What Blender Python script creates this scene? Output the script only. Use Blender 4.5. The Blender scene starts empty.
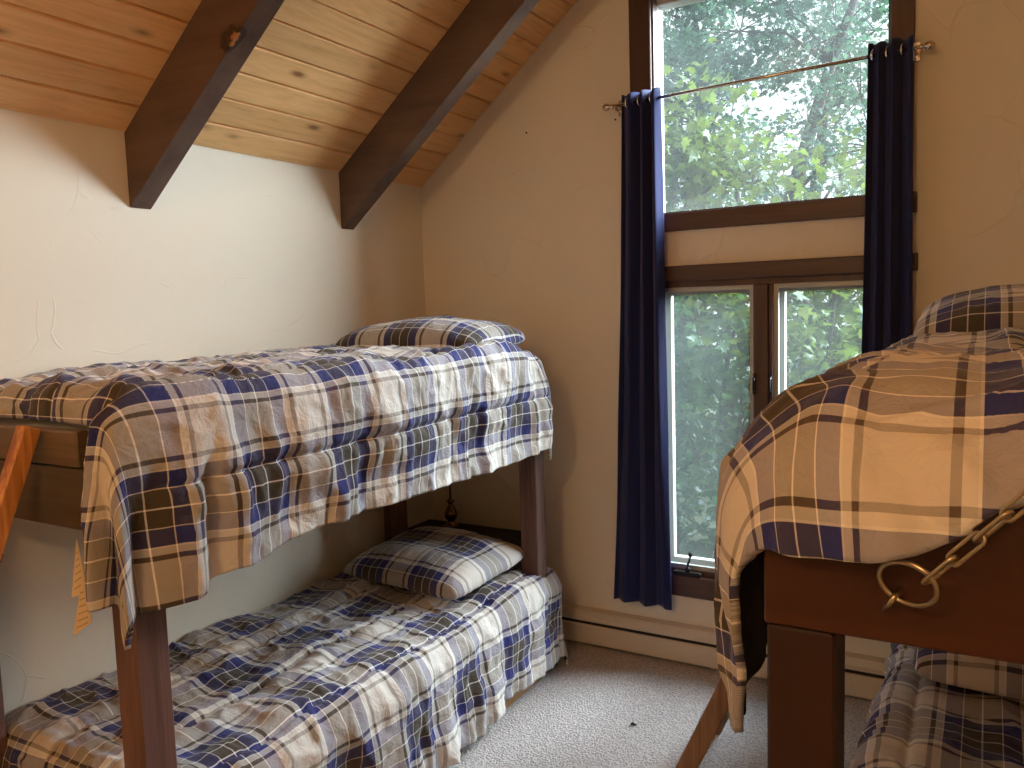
import bpy, math, random
import numpy as np
from mathutils import Vector, Matrix, noise as mnoise

sc = bpy.context.scene
COL = sc.collection
PI = math.pi

# ------------------------------------------------------------------ camera
def setup_camera():
    f, yaw, pitch, roll = 810.9046, 0.5301, -0.0927, -0.0312
    F = Vector((-math.sin(yaw) * math.cos(pitch), math.cos(yaw) * math.cos(pitch), math.sin(pitch)))
    R0 = F.cross(Vector((0, 0, 1))).normalized()
    U0 = R0.cross(F)
    R = R0 * math.cos(roll) + U0 * math.sin(roll)
    U = -R0 * math.sin(roll) + U0 * math.cos(roll)
    cd = bpy.data.cameras.new('camera')
    cd.sensor_width = 36.0
    cd.lens = f * 36.0 / 1024.0
    cd.clip_start = 0.02
    co = bpy.data.objects.new('camera', cd)
    m = Matrix((R, U, -F)).transposed().to_4x4()
    m.translation = Vector((2.652, -3.6138, 1.7))
    co.matrix_world = m
    COL.objects.link(co)
    sc.camera = co
setup_camera()

# ------------------------------------------------------------------ sky, sun, exposure
w = bpy.data.worlds.new('sky')
sc.world = w
w.use_nodes = True
bgn = w.node_tree.nodes['Background']
bgn.inputs[0].default_value = (0.86, 0.94, 1.0, 1)
bgn.inputs[1].default_value = 1.6

sd = bpy.data.lights.new('sun', 'SUN')
sd.energy = 44.0
sd.angle = math.radians(60)
sd.color = (0.85, 0.925, 1.0)
so = bpy.data.objects.new('sun', sd)
# a sun veiled by bright haze, to the right of the woods: a broad soft light that falls in through the window
so.rotation_euler = Vector((-0.74, -0.60, -0.50)).to_track_quat('-Z', 'Y').to_euler()
COL.objects.link(so)

sc.view_settings.view_transform = 'Standard'
sc.view_settings.look = 'None'
sc.view_settings.gamma = 1
sc.view_settings.use_curve_mapping = False
sc.view_settings.exposure = 0.0
sc.cycles.use_denoising = True
sc.cycles.max_bounces = 10
sc.cycles.diffuse_bounces = 6
sc.cycles.transparent_max_bounces = 16
sc.cycles.sample_clamp_indirect = 6
sc.cycles.caustics_reflective = False
sc.cycles.caustics_refractive = False

LAMP_POWER = 56
LAMP_COLOR = (1.0, 0.665, 0.335)

# ------------------------------------------------------------------ helpers: objects
def tag(o, label=None, cat=None, group=None, kind=None):
    if label: o['label'] = label
    if cat: o['category'] = cat
    if group: o['group'] = group
    if kind: o['kind'] = kind
    return o

def empty(name, loc=(0, 0, 0)):
    o = bpy.data.objects.new(name, None)
    o.empty_display_size = 0.05
    o.location = loc
    COL.objects.link(o)
    return o

class MB:
    """collects shapes, then links them as one mesh object"""
    def __init__(self):
        self.v = []; self.f = []; self.mi = []; self.sm = []; self.cur = 0
    def add(self, verts, faces, smooth=False):
        b = len(self.v)
        self.v += [tuple(map(float, q)) for q in verts]
        for q in faces:
            self.f.append([b + i for i in q]); self.mi.append(self.cur); self.sm.append(smooth)
        return self
    def box(self, a, b, bevel=0.0):
        x0, y0, z0 = [min(p, q) for p, q in zip(a, b)]
        x1, y1, z1 = [max(p, q) for p, q in zip(a, b)]
        return self.prism([(x0, y0), (x1, y0), (x1, y1), (x0, y1)], z0, z1, bevel)
    def prism(self, poly, z0, z1, bevel=0.0, M=None):
        """polygon in xy, extruded in z (bevelled ends and long edges); M maps to world"""
        n = len(poly)
        pts = [Vector((p[0], p[1], 0)) for p in poly]
        rings = []
        def cut(ins, z):
            out = []
            for i in range(n):
                p, a, b = pts[i], pts[i - 1], pts[(i + 1) % n]
                da, db = (a - p).normalized(), (b - p).normalized()
                if bevel > 0:
                    q = p + (da + db) * ins
                    out += [q + da * bevel, q + db * bevel]
                else:
                    out.append(p.copy())
            return [(q.x, q.y, z) for q in out]
        if bevel > 0:
            rings = [cut(bevel * .8, z0), cut(0, z0 + bevel), cut(0, z1 - bevel), cut(bevel * .8, z1)]
        else:
            rings = [cut(0, z0), cut(0, z1)]
        m = len(rings[0])
        V = [q for r in rings for q in r]
        if M is not None: V = [tuple(M @ Vector(q)) for q in V]
        Fc = [list(range(m))[::-1], [(len(rings) - 1) * m + i for i in range(m)]]
        for k in range(len(rings) - 1):
            for i in range(m):
                j = (i + 1) % m
                Fc.append([k * m + i, k * m + j, (k + 1) * m + j, (k + 1) * m + i])
        return self.add(V, Fc)
    def bar(self, a, b, wx, wy, up=(0, 0, 1), bevel=0.0):
        """box-section bar from a to b: wx along side, wy along up"""
        a, b = Vector(a), Vector(b)
        d = (b - a); L = d.length; d.normalize()
        s = d.cross(Vector(up)).normalized(); u = s.cross(d)
        M = Matrix((s, u, d)).transposed().to_4x4(); M.translation = a
        # s x u = d must hold
        if s.cross(u).dot(d) < 0:
            M = Matrix((-s, u, d)).transposed().to_4x4(); M.translation = a
        return self.prism([(-wx / 2, -wy / 2), (wx / 2, -wy / 2), (wx / 2, wy / 2), (-wx / 2, wy / 2)], 0, L, bevel, M)
    def tube(self, pts, r, n=10, closed=False, caps=True):
        pts = [Vector(p) for p in pts]
        N = len(pts)
        rs = r if hasattr(r, '__len__') else [r] * N
        prev = None; V = []
        for i, p in enumerate(pts):
            if closed: t = pts[(i + 1) % N] - pts[i - 1]
            else: t = pts[min(i + 1, N - 1)] - pts[max(i - 1, 0)]
            t.normalize()
            if prev is None:
                s = t.cross(Vector((0, 0, 1)))
                if s.length < 1e-3: s = t.cross(Vector((1, 0, 0)))
            else:
                s = prev - t * prev.dot(t)
            s.normalize(); prev = s; u = t.cross(s)
            for k in range(n):
                a = 2 * PI * k / n
                V.append(p + (s * math.cos(a) + u * math.sin(a)) * rs[i])
        Fc = []
        for i in range(N if closed else N - 1):
            for k in range(n):
                k2 = (k + 1) % n; j = (i + 1) % N
                Fc.append([i * n + k, i * n + k2, j * n + k2, j * n + k])
        if caps and not closed:
            Fc.append(list(range(n))[::-1]); Fc.append([(N - 1) * n + k for k in range(n)])
        return self.add(V, Fc, True)
    def lathe(self, prof, c=(0, 0, 0), n=24):
        V = []; Fc = []
        for (r, z) in prof:
            for k in range(n):
                a = 2 * PI * k / n
                V.append((c[0] + r * math.cos(a), c[1] + r * math.sin(a), c[2] + z))
        for i in range(len(prof) - 1):
            for k in range(n):
                k2 = (k + 1) % n
                Fc.append([i * n + k, i * n + k2, (i + 1) * n + k2, (i + 1) * n + k])
        Fc.append(list(range(n))[::-1]); Fc.append([(len(prof) - 1) * n + k for k in range(n)])
        return self.add(V, Fc, True)
    def build(self, name, mats, parent=None, origin=None):
        if not isinstance(mats, (list, tuple)): mats = [mats]
        me = bpy.data.meshes.new(name)
        if parent is not None: off = Vector(parent.matrix_basis.translation)
        else: off = Vector(origin) if origin else Vector((0, 0, 0))
        if parent is not None and parent.parent is not None:
            off = off + Vector(parent.parent.matrix_basis.translation)
        vs = [(q[0] - off.x, q[1] - off.y, q[2] - off.z) for q in self.v]
        me.from_pydata(vs, [], self.f)
        me.polygons.foreach_set('material_index', self.mi)
        me.polygons.foreach_set('use_smooth', self.sm)
        for m in mats: me.materials.append(m)
        me.update()
        o = bpy.data.objects.new(name, me)
        COL.objects.link(o)
        if parent is not None: o.parent = parent
        elif origin: o.location = origin
        return o

def mesh_arrays(name, V, Fq, mat, parent=None, uv=None, smooth=True, mats=None, mi=None):
    me = bpy.data.meshes.new(name)
    V = np.asarray(V, float).copy()
    if parent is not None:
        V -= np.array(parent.matrix_basis.translation)[None]
    me.from_pydata(V.tolist(), [], Fq.tolist() if hasattr(Fq, 'tolist') else Fq)
    if smooth: me.polygons.foreach_set('use_smooth', [True] * len(me.polygons))
    if uv is not None:
        l = me.uv_layers.new(name='UVMap')
        idx = np.zeros(len(me.loops), np.int32); me.loops.foreach_get('vertex_index', idx)
        l.data.foreach_set('uv', np.asarray(uv, np.float32)[idx].ravel())
    for m in (mats or [mat]): me.materials.append(m)
    if mi is not None: me.polygons.foreach_set('material_index', mi)
    me.update()
    o = bpy.data.objects.new(name, me)
    COL.objects.link(o)
    if parent is not None: o.parent = parent
    return o

# ------------------------------------------------------------------ helpers: numpy noise
def _h(ix, iy, seed):
    n = (ix.astype(np.int64) * 374761393 + iy.astype(np.int64) * 668265263 + seed * 1442695041) & 0xffffffff
    n = ((n ^ (n >> 13)) * 1274126177) & 0xffffffff
    n = (n ^ (n >> 16)) & 0xffff
    return n / 32767.5 - 1.0
def vn(x, y, seed=0):
    x = np.asarray(x, float); y = np.asarray(y, float)
    x, y = np.broadcast_arrays(x, y)
    ix = np.floor(x); iy = np.floor(y); fx = x - ix; fy = y - iy
    fx = fx ** 3 * (fx * (fx * 6 - 15) + 10); fy = fy ** 3 * (fy * (fy * 6 - 15) + 10)
    a = _h(ix, iy, seed); b = _h(ix + 1, iy, seed); c = _h(ix, iy + 1, seed); d = _h(ix + 1, iy + 1, seed)
    return (a * (1 - fx) + b * fx) * (1 - fy) + (c * (1 - fx) + d * fx) * fy
def sst(x, a, b):
    t = np.clip((np.asarray(x, float) - a) / (b - a), 0, 1)
    return t * t * (3 - 2 * t)

# ------------------------------------------------------------------ materials
def new_mat(name):
    m = bpy.data.materials.new(name); m.use_nodes = True
    nt = m.node_tree
    return m, nt, nt.nodes['Principled BSDF']
def nd(nt, t, **kw):
    n = nt.nodes.new(t)
    for k, v in kw.items(): setattr(n, k, v)
    return n
def math_n(nt, op, a, b=None, clamp=False):
    n = nd(nt, 'ShaderNodeMath', operation=op, use_clamp=clamp)
    for i, q in enumerate((a, b)):
        if q is None: continue
        if isinstance(q, (int, float)): n.inputs[i].default_value = q
        else: nt.links.new(q, n.inputs[i])
    return n.outputs[0]
def mix_c(nt, f, a, b, mode='MIX'):
    n = nd(nt, 'ShaderNodeMix', data_type='RGBA', blend_type=mode)
    for s, q in ((n.inputs[0], f), (n.inputs[6], a), (n.inputs[7], b)):
        if isinstance(q, (int, float)): s.default_value = q
        elif isinstance(q, tuple): s.default_value = (*q, 1) if len(q) == 3 else q
        else: nt.links.new(q, s)
    return n.outputs[2]
def ramp(nt, fac, stops, interp='LINEAR'):
    n = nd(nt, 'ShaderNodeValToRGB')
    cr = n.color_ramp; cr.interpolation = interp
    while len(cr.elements) > 1: cr.elements.remove(cr.elements[-1])
    cr.elements[0].position = stops[0][0]; cr.elements[0].color = (*stops[0][1], 1)
    for p, c in stops[1:]:
        e = cr.elements.new(p); e.color = (*c, 1)
    nt.links.new(fac, n.inputs[0])
    return n.outputs[0]
def coords(nt, kind='Object', scale=(1, 1, 1), rot=(0, 0, 0)):
    tc = nd(nt, 'ShaderNodeTexCoord'); mp = nd(nt, 'ShaderNodeMapping')
    mp.inputs['Scale'].default_value = scale; mp.inputs['Rotation'].default_value = rot
    nt.links.new(tc.outputs[kind], mp.inputs[0])
    return mp.outputs[0]
def noise_n(nt, vec, scale, detail=3, rough=0.5, dist=0.0):
    n = nd(nt, 'ShaderNodeTexNoise')
    n.inputs['Scale'].default_value = scale; n.inputs['Detail'].default_value = detail
    n.inputs['Roughness'].default_value = rough; n.inputs['Distortion'].default_value = dist
    nt.links.new(vec, n.inputs['Vector'])
    return n.outputs[0]
def bump(nt, bsdf, h, strength=0.3, dist=0.01):
    b = nd(nt, 'ShaderNodeBump'); b.inputs['Strength'].default_value = strength; b.inputs['Distance'].default_value = dist
    nt.links.new(h, b.inputs['Height']); nt.links.new(b.outputs[0], bsdf.inputs['Normal'])

def wood(name, base, dark, axis='X', grain=9.0, rough=0.55, spec=0.3, wear=None, stretch=14.0, contrast=1.0):
    """streaky wood: grain runs along the given object axis"""
    m, nt, b = new_mat(name)
    s = {'X': (1 / stretch, 1, 1), 'Y': (1, 1 / stretch, 1), 'Z': (1, 1, 1 / stretch)}[axis]
    v = coords(nt, 'Object', s)
    n1 = noise_n(nt, v, grain, 4, 0.6, 0.6)
    n2 = noise_n(nt, v, grain * 5, 3, 0.6, 0.2)
    a = math_n(nt, 'ADD', math_n(nt, 'MULTIPLY', n1, 0.7), math_n(nt, 'MULTIPLY', n2, 0.3))
    lo, hi = 0.5 - 0.16 / contrast, 0.5 + 0.16 / contrast
    c = ramp(nt, a, [(lo, dark), (hi, base)])
    if wear:
        n3 = noise_n(nt, coords(nt), 2.2, 4, 0.6)
        c = mix_c(nt, ramp(nt, n3, [(0.55, (0, 0, 0)), (0.75, (1, 1, 1))]), c, wear)
    nt.links.new(c, b.inputs['Base Color'])
    b.inputs['Roughness'].default_value = rough; b.inputs['Specular IOR Level'].default_value = spec
    bump(nt, b, a, 0.25, 0.004)
    return m

def plain(name, col, rough=0.6, metal=0.0, spec=0.4, bscale=None, bstr=0.1):
    m, nt, b = new_mat(name)
    v = coords(nt)
    n = noise_n(nt, v, 18, 3)
    c = mix_c(nt, math_n(nt, 'MULTIPLY', n, 0.35), col, tuple(q * 0.75 for q in col))
    nt.links.new(c, b.inputs['Base Color'])
    b.inputs['Roughness'].default_value = rough; b.inputs['Metallic'].default_value = metal
    b.inputs['Specular IOR Level'].default_value = spec
    if bscale: bump(nt, b, noise_n(nt, v, bscale, 3), bstr, 0.003)
    return m

def plaster_mat(name, col):
    m, nt, b = new_mat(name)
    v = coords(nt)
    n1 = noise_n(nt, v, 1.3, 3)
    n2 = noise_n(nt, v, 28, 4, 0.55)
    n4 = noise_n(nt, v, 5.5, 3, 0.5, 0.8)
    # sparse trowel scratches: thin cell borders, kept only in places
    vo = nd(nt, 'ShaderNodeTexVoronoi', feature='DISTANCE_TO_EDGE')
    vo.inputs['Scale'].default_value = 2.6
    nv = nd(nt, 'ShaderNodeTexNoise'); nv.inputs['Scale'].default_value = 1.6; nv.inputs['Detail'].default_value = 2
    nt.links.new(v, nv.inputs['Vector'])
    off = nd(nt, 'ShaderNodeVectorMath', operation='ADD')
    sc_ = nd(nt, 'ShaderNodeVectorMath', operation='SCALE'); sc_.inputs['Scale'].default_value = 0.6
    nt.links.new(nv.outputs[1], sc_.inputs[0]); nt.links.new(v, off.inputs[0]); nt.links.new(sc_.outputs[0], off.inputs[1])
    nt.links.new(off.outputs[0], vo.inputs['Vector'])
    line = ramp(nt, vo.outputs[0], [(0.0, (1, 1, 1)), (0.010, (0, 0, 0))])
    keep = ramp(nt, noise_n(nt, v, 2.7, 2), [(0.50, (0, 0, 0)), (0.55, (1, 1, 1))])
    scr = math_n(nt, 'MULTIPLY', line, keep)
    c = mix_c(nt, n1, tuple(q * 0.96 for q in col), col)
    nt.links.new(c, b.inputs['Base Color'])
    b.inputs['Roughness'].default_value = 0.75; b.inputs['Specular IOR Level'].default_value = 0.25
    h = math_n(nt, 'ADD', math_n(nt, 'MULTIPLY', n2, 0.25), math_n(nt, 'MULTIPLY', n4, 0.6))
    h = math_n(nt, 'ADD', h, math_n(nt, 'MULTIPLY', scr, 3.0))
    bump(nt, b, h, 0.22, 0.008)
    return m

GROUND = (0.67, 0.635, 0.59); BROWN = (0.062, 0.05, 0.038); NAVY = (0.026, 0.033, 0.17)
NARROW = (0.10, 0.075, 0.06); PALE = (0.74, 0.72, 0.68); LINE = (0.92, 0.90, 0.88)
SETT = [(0.100, GROUND), (0.013, NARROW), (0.016, PALE), (0.0035, LINE), (0.042, NAVY), (0.0035, LINE), (0.043, BROWN),
        (0.0035, LINE), (0.043, BROWN), (0.0035, LINE), (0.042, NAVY), (0.0035, LINE), (0.016, PALE), (0.013, NARROW)]
PERIOD = sum(a for a, _ in SETT)

def plaid_mat(name, shade=1.0):
    m, nt, b = new_mat(name)
    tc = nd(nt, 'ShaderNodeTexCoord'); sp = nd(nt, 'ShaderNodeSeparateXYZ')
    nt.links.new(tc.outputs['UV'], sp.inputs[0])
    stops = []; acc = 0
    for wd, c in SETT:
        stops.append((acc / PERIOD, tuple(q * shade for q in c))); acc += wd
    cols = []
    for k in (0, 1):
        fr = math_n(nt, 'FRACT', math_n(nt, 'DIVIDE', sp.outputs[k], PERIOD))
        cols.append(ramp(nt, fr, stops, 'CONSTANT'))
    # twill: threads of the two directions show alternately on a fine diagonal
    tw = math_n(nt, 'FRACT', math_n(nt, 'MULTIPLY', math_n(nt, 'ADD', sp.outputs[0], sp.outputs[1]), 330.0))
    tf = math_n(nt, 'ADD', math_n(nt, 'MULTIPLY', math_n(nt, 'GREATER_THAN', tw, 0.5), 0.20), 0.40)
    c = mix_c(nt, tf, cols[0], cols[1])
    nt.links.new(c, b.inputs['Base Color'])
    b.inputs['Roughness'].default_value = 0.8; b.inputs['Specular IOR Level'].default_value = 0.2
    b.inputs['Sheen Weight'].default_value = 0.15
    uvv = nd(nt, 'ShaderNodeMapping'); nt.links.new(tc.outputs['UV'], uvv.inputs[0])
    h = math_n(nt, 'ADD', noise_n(nt, uvv.outputs[0], 26, 4, 0.55, 1.2), math_n(nt, 'MULTIPLY', noise_n(nt, uvv.outputs[0], 9, 3, 0.5, 1.0), 1.6))
    bump(nt, b, h, 0.45, 0.012)
    return m

M = {}
M['plaster'] = plaster_mat('cream_plaster', (0.79, 0.735, 0.62))
M['carpet'], nt, b = new_mat('carpet')
v = coords(nt)
n1 = noise_n(nt, v, 150, 2); n2 = noise_n(nt, v, 3, 3)
vo = nd(nt, 'ShaderNodeTexVoronoi'); vo.inputs['Scale'].default_value = 110; nt.links.new(v, vo.inputs['Vector'])
c = ramp(nt, math_n(nt, 'ADD', math_n(nt, 'MULTIPLY', n1, 0.6), math_n(nt, 'MULTIPLY', vo.outputs[0], 0.5)),
         [(0.3, (0.25, 0.23, 0.24)), (0.62, (0.60, 0.575, 0.57))])
c = mix_c(nt, math_n(nt, 'MULTIPLY', n2, 0.3), c, (0.36, 0.34, 0.34))
nt.links.new(c, b.inputs['Base Color']); b.inputs['Roughness'].default_value = 0.95; b.inputs['Specular IOR Level'].default_value = 0.1
bump(nt, b, math_n(nt, 'ADD', vo.outputs[0], n1), 0.8, 0.006)

def plank_mat():
    m, nt, b = new_mat('pine_planks')
    tc = nd(nt, 'ShaderNodeTexCoord'); sp = nd(nt, 'ShaderNodeSeparateXYZ'); nt.links.new(tc.outputs['UV'], sp.inputs[0])
    u, vv = sp.outputs[0], sp.outputs[1]           # u along the board, v across in board units
    idx = math_n(nt, 'FLOOR', vv)
    wn = nd(nt, 'ShaderNodeTexWhiteNoise', noise_dimensions='1D'); nt.links.new(idx, wn.inputs['W'])
    cb = nd(nt, 'ShaderNodeCombineXYZ')
    nt.links.new(math_n(nt, 'ADD', math_n(nt, 'MULTIPLY', u, 0.9), math_n(nt, 'MULTIPLY', wn.outputs[0], 37.0)), cb.inputs[0])
    nt.links.new(math_n(nt, 'MULTIPLY', vv, 1.2), cb.inputs[1])
    g = noise_n(nt, cb.outputs[0], 2.4, 5, 0.6, 1.6)
    cb2 = nd(nt, 'ShaderNodeCombineXYZ')
    nt.links.new(math_n(nt, 'ADD', math_n(nt, 'MULTIPLY', u, 3.4), math_n(nt, 'MULTIPLY', wn.outputs[0], 91.0)), cb2.inputs[0])
    nt.links.new(vv, cb2.inputs[1])
    kn = nd(nt, 'ShaderNodeTexVoronoi'); kn.inputs['Scale'].default_value = 1.15; nt.links.new(cb2.outputs[0], kn.inputs['Vector'])
    knot = ramp(nt, kn.outputs[0], [(0.07, (1, 1, 1)), (0.15, (0.3, 0.3, 0.3)), (0.24, (0, 0, 0))])
    keep = math_n(nt, 'GREATER_THAN', math_n(nt, 'FRACT', math_n(nt, 'MULTIPLY', math_n(nt, 'ADD', kn.outputs[1], 0), 7.3)), 0.3)
    c = ramp(nt, g, [(0.28, (0.68, 0.40, 0.17)), (0.5, (0.82, 0.50, 0.225)), (0.72, (0.88, 0.57, 0.28))])
    t = mix_c(nt, wn.outputs[0], (0.86, 0.84, 0.82), (1.04, 1.03, 1.02))
    c = mix_c(nt, 1.0, c, t, 'MULTIPLY')
    c = mix_c(nt, math_n(nt, 'MULTIPLY', math_n(nt, 'MULTIPLY', knot, keep), 0.85), c, (0.16, 0.06, 0.02))
    nt.links.new(c, b.inputs['Base Color']); b.inputs['Roughness'].default_value = 0.35; b.inputs['Specular IOR Level'].default_value = 0.4
    b.inputs['Coat Weight'].default_value = 0.15; b.inputs['Coat Roughness'].default_value = 0.3
    bump(nt, b, g, 0.12, 0.004)
    return m
M['planks'] = plank_mat()
M['beam'] = wood('beam_stain', (0.125, 0.076, 0.056), (0.06, 0.035, 0.026), 'X', 8, 0.5, 0.35, wear=(0.13, 0.085, 0.06))
nt = M['beam'].node_tree; b = nt.nodes['Principled BSDF']            # a chipped spot of raw wood on one lower edge
tc = nd(nt, 'ShaderNodeTexCoord'); dv = nd(nt, 'ShaderNodeVectorMath', operation='DISTANCE')
mp = nd(nt, 'ShaderNodeMapping'); mp.inputs['Scale'].default_value = (1, 2.2, 1.4); nt.links.new(tc.outputs['Object'], mp.inputs[0])
nt.links.new(mp.outputs[0], dv.inputs[0]); dv.inputs[1].default_value = (.585, -1.752 * 2.2, 2.573 * 1.4)
chip = math_n(nt, 'ADD', dv.outputs['Value'], math_n(nt, 'MULTIPLY', noise_n(nt, tc.outputs['Object'], 38, 3), 0.075))
old = b.inputs['Base Color'].links[0].from_socket
c1 = mix_c(nt, ramp(nt, chip, [(0.095, (1, 1, 1)), (0.105, (0, 0, 0))]), old, (0.035, 0.018, 0.012))
nt.links.new(mix_c(nt, ramp(nt, chip, [(0.062, (1, 1, 1)), (0.070, (0, 0, 0))]), c1, (0.36, 0.17, 0.06)), b.inputs['Base Color'])
M['bunk_z'] = wood('mahogany_stain_post', (0.20, 0.115, 0.10), (0.08, 0.042, 0.036), 'Z', 22, 0.5, 0.35, stretch=20)
M['bunk_x'] = wood('mahogany_stain_board', (0.075, 0.022, 0.010), (0.045, 0.013, 0.006), 'X', 14, 0.45, 0.35)
M['bunk_y'] = wood('mahogany_stain_rail', (0.085, 0.036, 0.029), (0.045, 0.019, 0.015), 'Y', 14, 0.5, 0.35)
M['foot'] = wood('brown_stain_board', (0.088, 0.060, 0.038), (0.05, 0.033, 0.02), 'X', 16, 0.55, 0.3)
M['dark_z'] = wood('dark_stain_post', (0.040, 0.014, 0.009), (0.022, 0.008, 0.006), 'Z', 14, 0.45, 0.35)
M['dark_x'] = wood('dark_stain_board', (0.058, 0.016, 0.007), (0.034, 0.009, 0.004), 'X', 14, 0.42, 0.35)
M['dark_y'] = wood('dark_stain_rail', (0.040, 0.014, 0.009), (0.022, 0.008, 0.006), 'Y', 14, 0.45, 0.35)
M['plank_stain'] = wood('brown_stain_plank', (0.15, 0.105, 0.066), (0.085, 0.058, 0.036), 'X', 16, 0.55, 0.3)
M['fir'] = wood('orange_fir', (0.80, 0.40, 0.14), (0.26, 0.08, 0.02), 'Z', 20, 0.5, 0.35, stretch=22, contrast=1.4)
M['fir_dull'] = wood('brown_fir', (0.30, 0.19, 0.12), (0.16, 0.095, 0.058), 'Z', 26, 0.55, 0.3, stretch=22, contrast=1.4)
M['raw_wood'] = wood('raw_pine', (0.42, 0.24, 0.11), (0.30, 0.15, 0.06), 'Y', 14, 0.6, 0.3)
M['trim'] = wood('window_trim_stain', (0.10, 0.053, 0.042), (0.056, 0.029, 0.023), 'X', 16, 0.45, 0.4)
M['trim_z'] = wood('window_trim_stain_upright', (0.10, 0.053, 0.042), (0.056, 0.029, 0.023), 'Z', 16, 0.45, 0.4)
M['jamb'] = plain('jamb_white', (0.5, 0.5, 0.49), 0.5)
M['screen_frame'] = plain('grey_aluminium', (0.42, 0.44, 0.43), 0.45, 0.2)
M['iron'] = plain('dark_iron', (0.03, 0.028, 0.026), 0.45, 0.6)
M['chrome'] = plain('nickel', (0.62, 0.55, 0.48), 0.22, 1.0)
M['grommet'] = plain('silver_ring', (0.85, 0.86, 0.88), 0.25, 1.0)
M['zinc'] = plain('zinc_plate', (0.50, 0.44, 0.31), 0.3, 1.0)
M['brass'] = plain('aged_brass', (0.34, 0.20, 0.09), 0.2, 1.0)
M['black_wood'] = plain('black_lacquer', (0.009, 0.008, 0.008), 0.55, spec=0.2)
M['heater'] = plain('heater_enamel', (0.66, 0.60, 0.50), 0.45)
M['slot'] = plain('heater_slot', (0.02, 0.014, 0.012), 0.7)
M['mattress'] = plain('mattress_ticking', (0.62, 0.60, 0.57), 0.85)
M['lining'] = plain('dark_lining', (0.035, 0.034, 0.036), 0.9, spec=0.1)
M['paper'] = plain('tan_paper', (0.66, 0.54, 0.36), 0.7)
M['print'] = plain('tan_print', (0.42, 0.29, 0.15), 0.7)
M['shade'] = plain('linen_shade', (0.66, 0.58, 0.44), 0.8)
M['plaid'] = plaid_mat('plaid_cotton')
M['bark'] = wood('bark', (0.045, 0.038, 0.032), (0.02, 0.017, 0.014), 'Z', 12, 0.9, 0.1, stretch=4)
M['soil'] = plain('forest_floor', (0.03, 0.04, 0.016), 0.95, bscale=9, bstr=0.6)
M['lint'] = plain('dark_lint', (0.05, 0.045, 0.045), 0.9)

m, nt, b = new_mat('navy_curtain')
v = coords(nt)
nt.links.new(mix_c(nt, noise_n(nt, v, 5, 3), (0.013, 0.018, 0.080), (0.018, 0.025, 0.105)), b.inputs['Base Color'])
b.inputs['Roughness'].default_value = 0.75; b.inputs['Sheen Weight'].default_value = 0.1; b.inputs['Specular IOR Level'].default_value = 0.15
bump(nt, b, noise_n(nt, coords(nt, 'Object', (1, 1, 0.12)), 55, 3), 0.15, 0.004)
M['curtain'] = m

def glass_mat(name, dust):
    """clear pane with a film of dust: sees through, mirrors a little, and the dust takes light"""
    m, nt, b = new_mat(name)
    nt.nodes.remove(b)
    out = nt.nodes['Material Output']
    tr = nd(nt, 'ShaderNodeBsdfTransparent'); tr.inputs[0].default_value = (0.95, 0.98, 0.97, 1)
    gl = nd(nt, 'ShaderNodeBsdfGlossy'); gl.inputs['Roughness'].default_value = 0.02
    tl = nd(nt, 'ShaderNodeBsdfTranslucent'); tl.inputs[0].default_value = (0.85, 0.92, 0.95, 1)
    fr = nd(nt, 'ShaderNodeFresnel'); fr.inputs[0].default_value = 1.45
    v = coords(nt)
    n = noise_n(nt, v, 3.0, 4, 0.6)
    m1 = nd(nt, 'ShaderNodeMixShader'); m2 = nd(nt, 'ShaderNodeMixShader')
    nt.links.new(math_n(nt, 'MULTIPLY', n, dust * 2), m1.inputs[0])
    nt.links.new(tr.outputs[0], m1.inputs[1]); nt.links.new(tl.outputs[0], m1.inputs[2])
    ge = nd(nt, 'ShaderNodeNewGeometry')          # only the face towards the ray mirrors
    nt.links.new(math_n(nt, 'MULTIPLY', fr.outputs[0], math_n(nt, 'SUBTRACT', 1.0, ge.outputs['Backfacing'])), m2.inputs[0]); nt.links.new(m1.outputs[0], m2.inputs[1]); nt.links.new(gl.outputs[0], m2.inputs[2])
    nt.links.new(m2.outputs[0], out.inputs[0])
    return m
M['glass'] = glass_mat('dusty_glass', 0.010)
M['glass_upper'] = glass_mat('dustier_glass', 0.017)
def screen_mat():
    m, nt, b = new_mat('insect_mesh')
    nt.nodes.remove(b); out = nt.nodes['Material Output']
    tr = nd(nt, 'ShaderNodeBsdfTransparent'); df = nd(nt, 'ShaderNodeBsdfDiffuse'); tl = nd(nt, 'ShaderNodeBsdfTranslucent')
    df.inputs[0].default_value = (0.16, 0.18, 0.17, 1); tl.inputs[0].default_value = (0.10, 0.125, 0.115, 1)
    a = nd(nt, 'ShaderNodeAddShader'); nt.links.new(df.outputs[0], a.inputs[0]); nt.links.new(tl.outputs[0], a.inputs[1])
    mx = nd(nt, 'ShaderNodeMixShader'); mx.inputs[0].default_value = 0.08
    nt.links.new(tr.outputs[0], mx.inputs[1]); nt.links.new(a.outputs[0], mx.inputs[2]); nt.links.new(mx.outputs[0], out.inputs[0])
    return m
M['screen'] = screen_mat()

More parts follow.
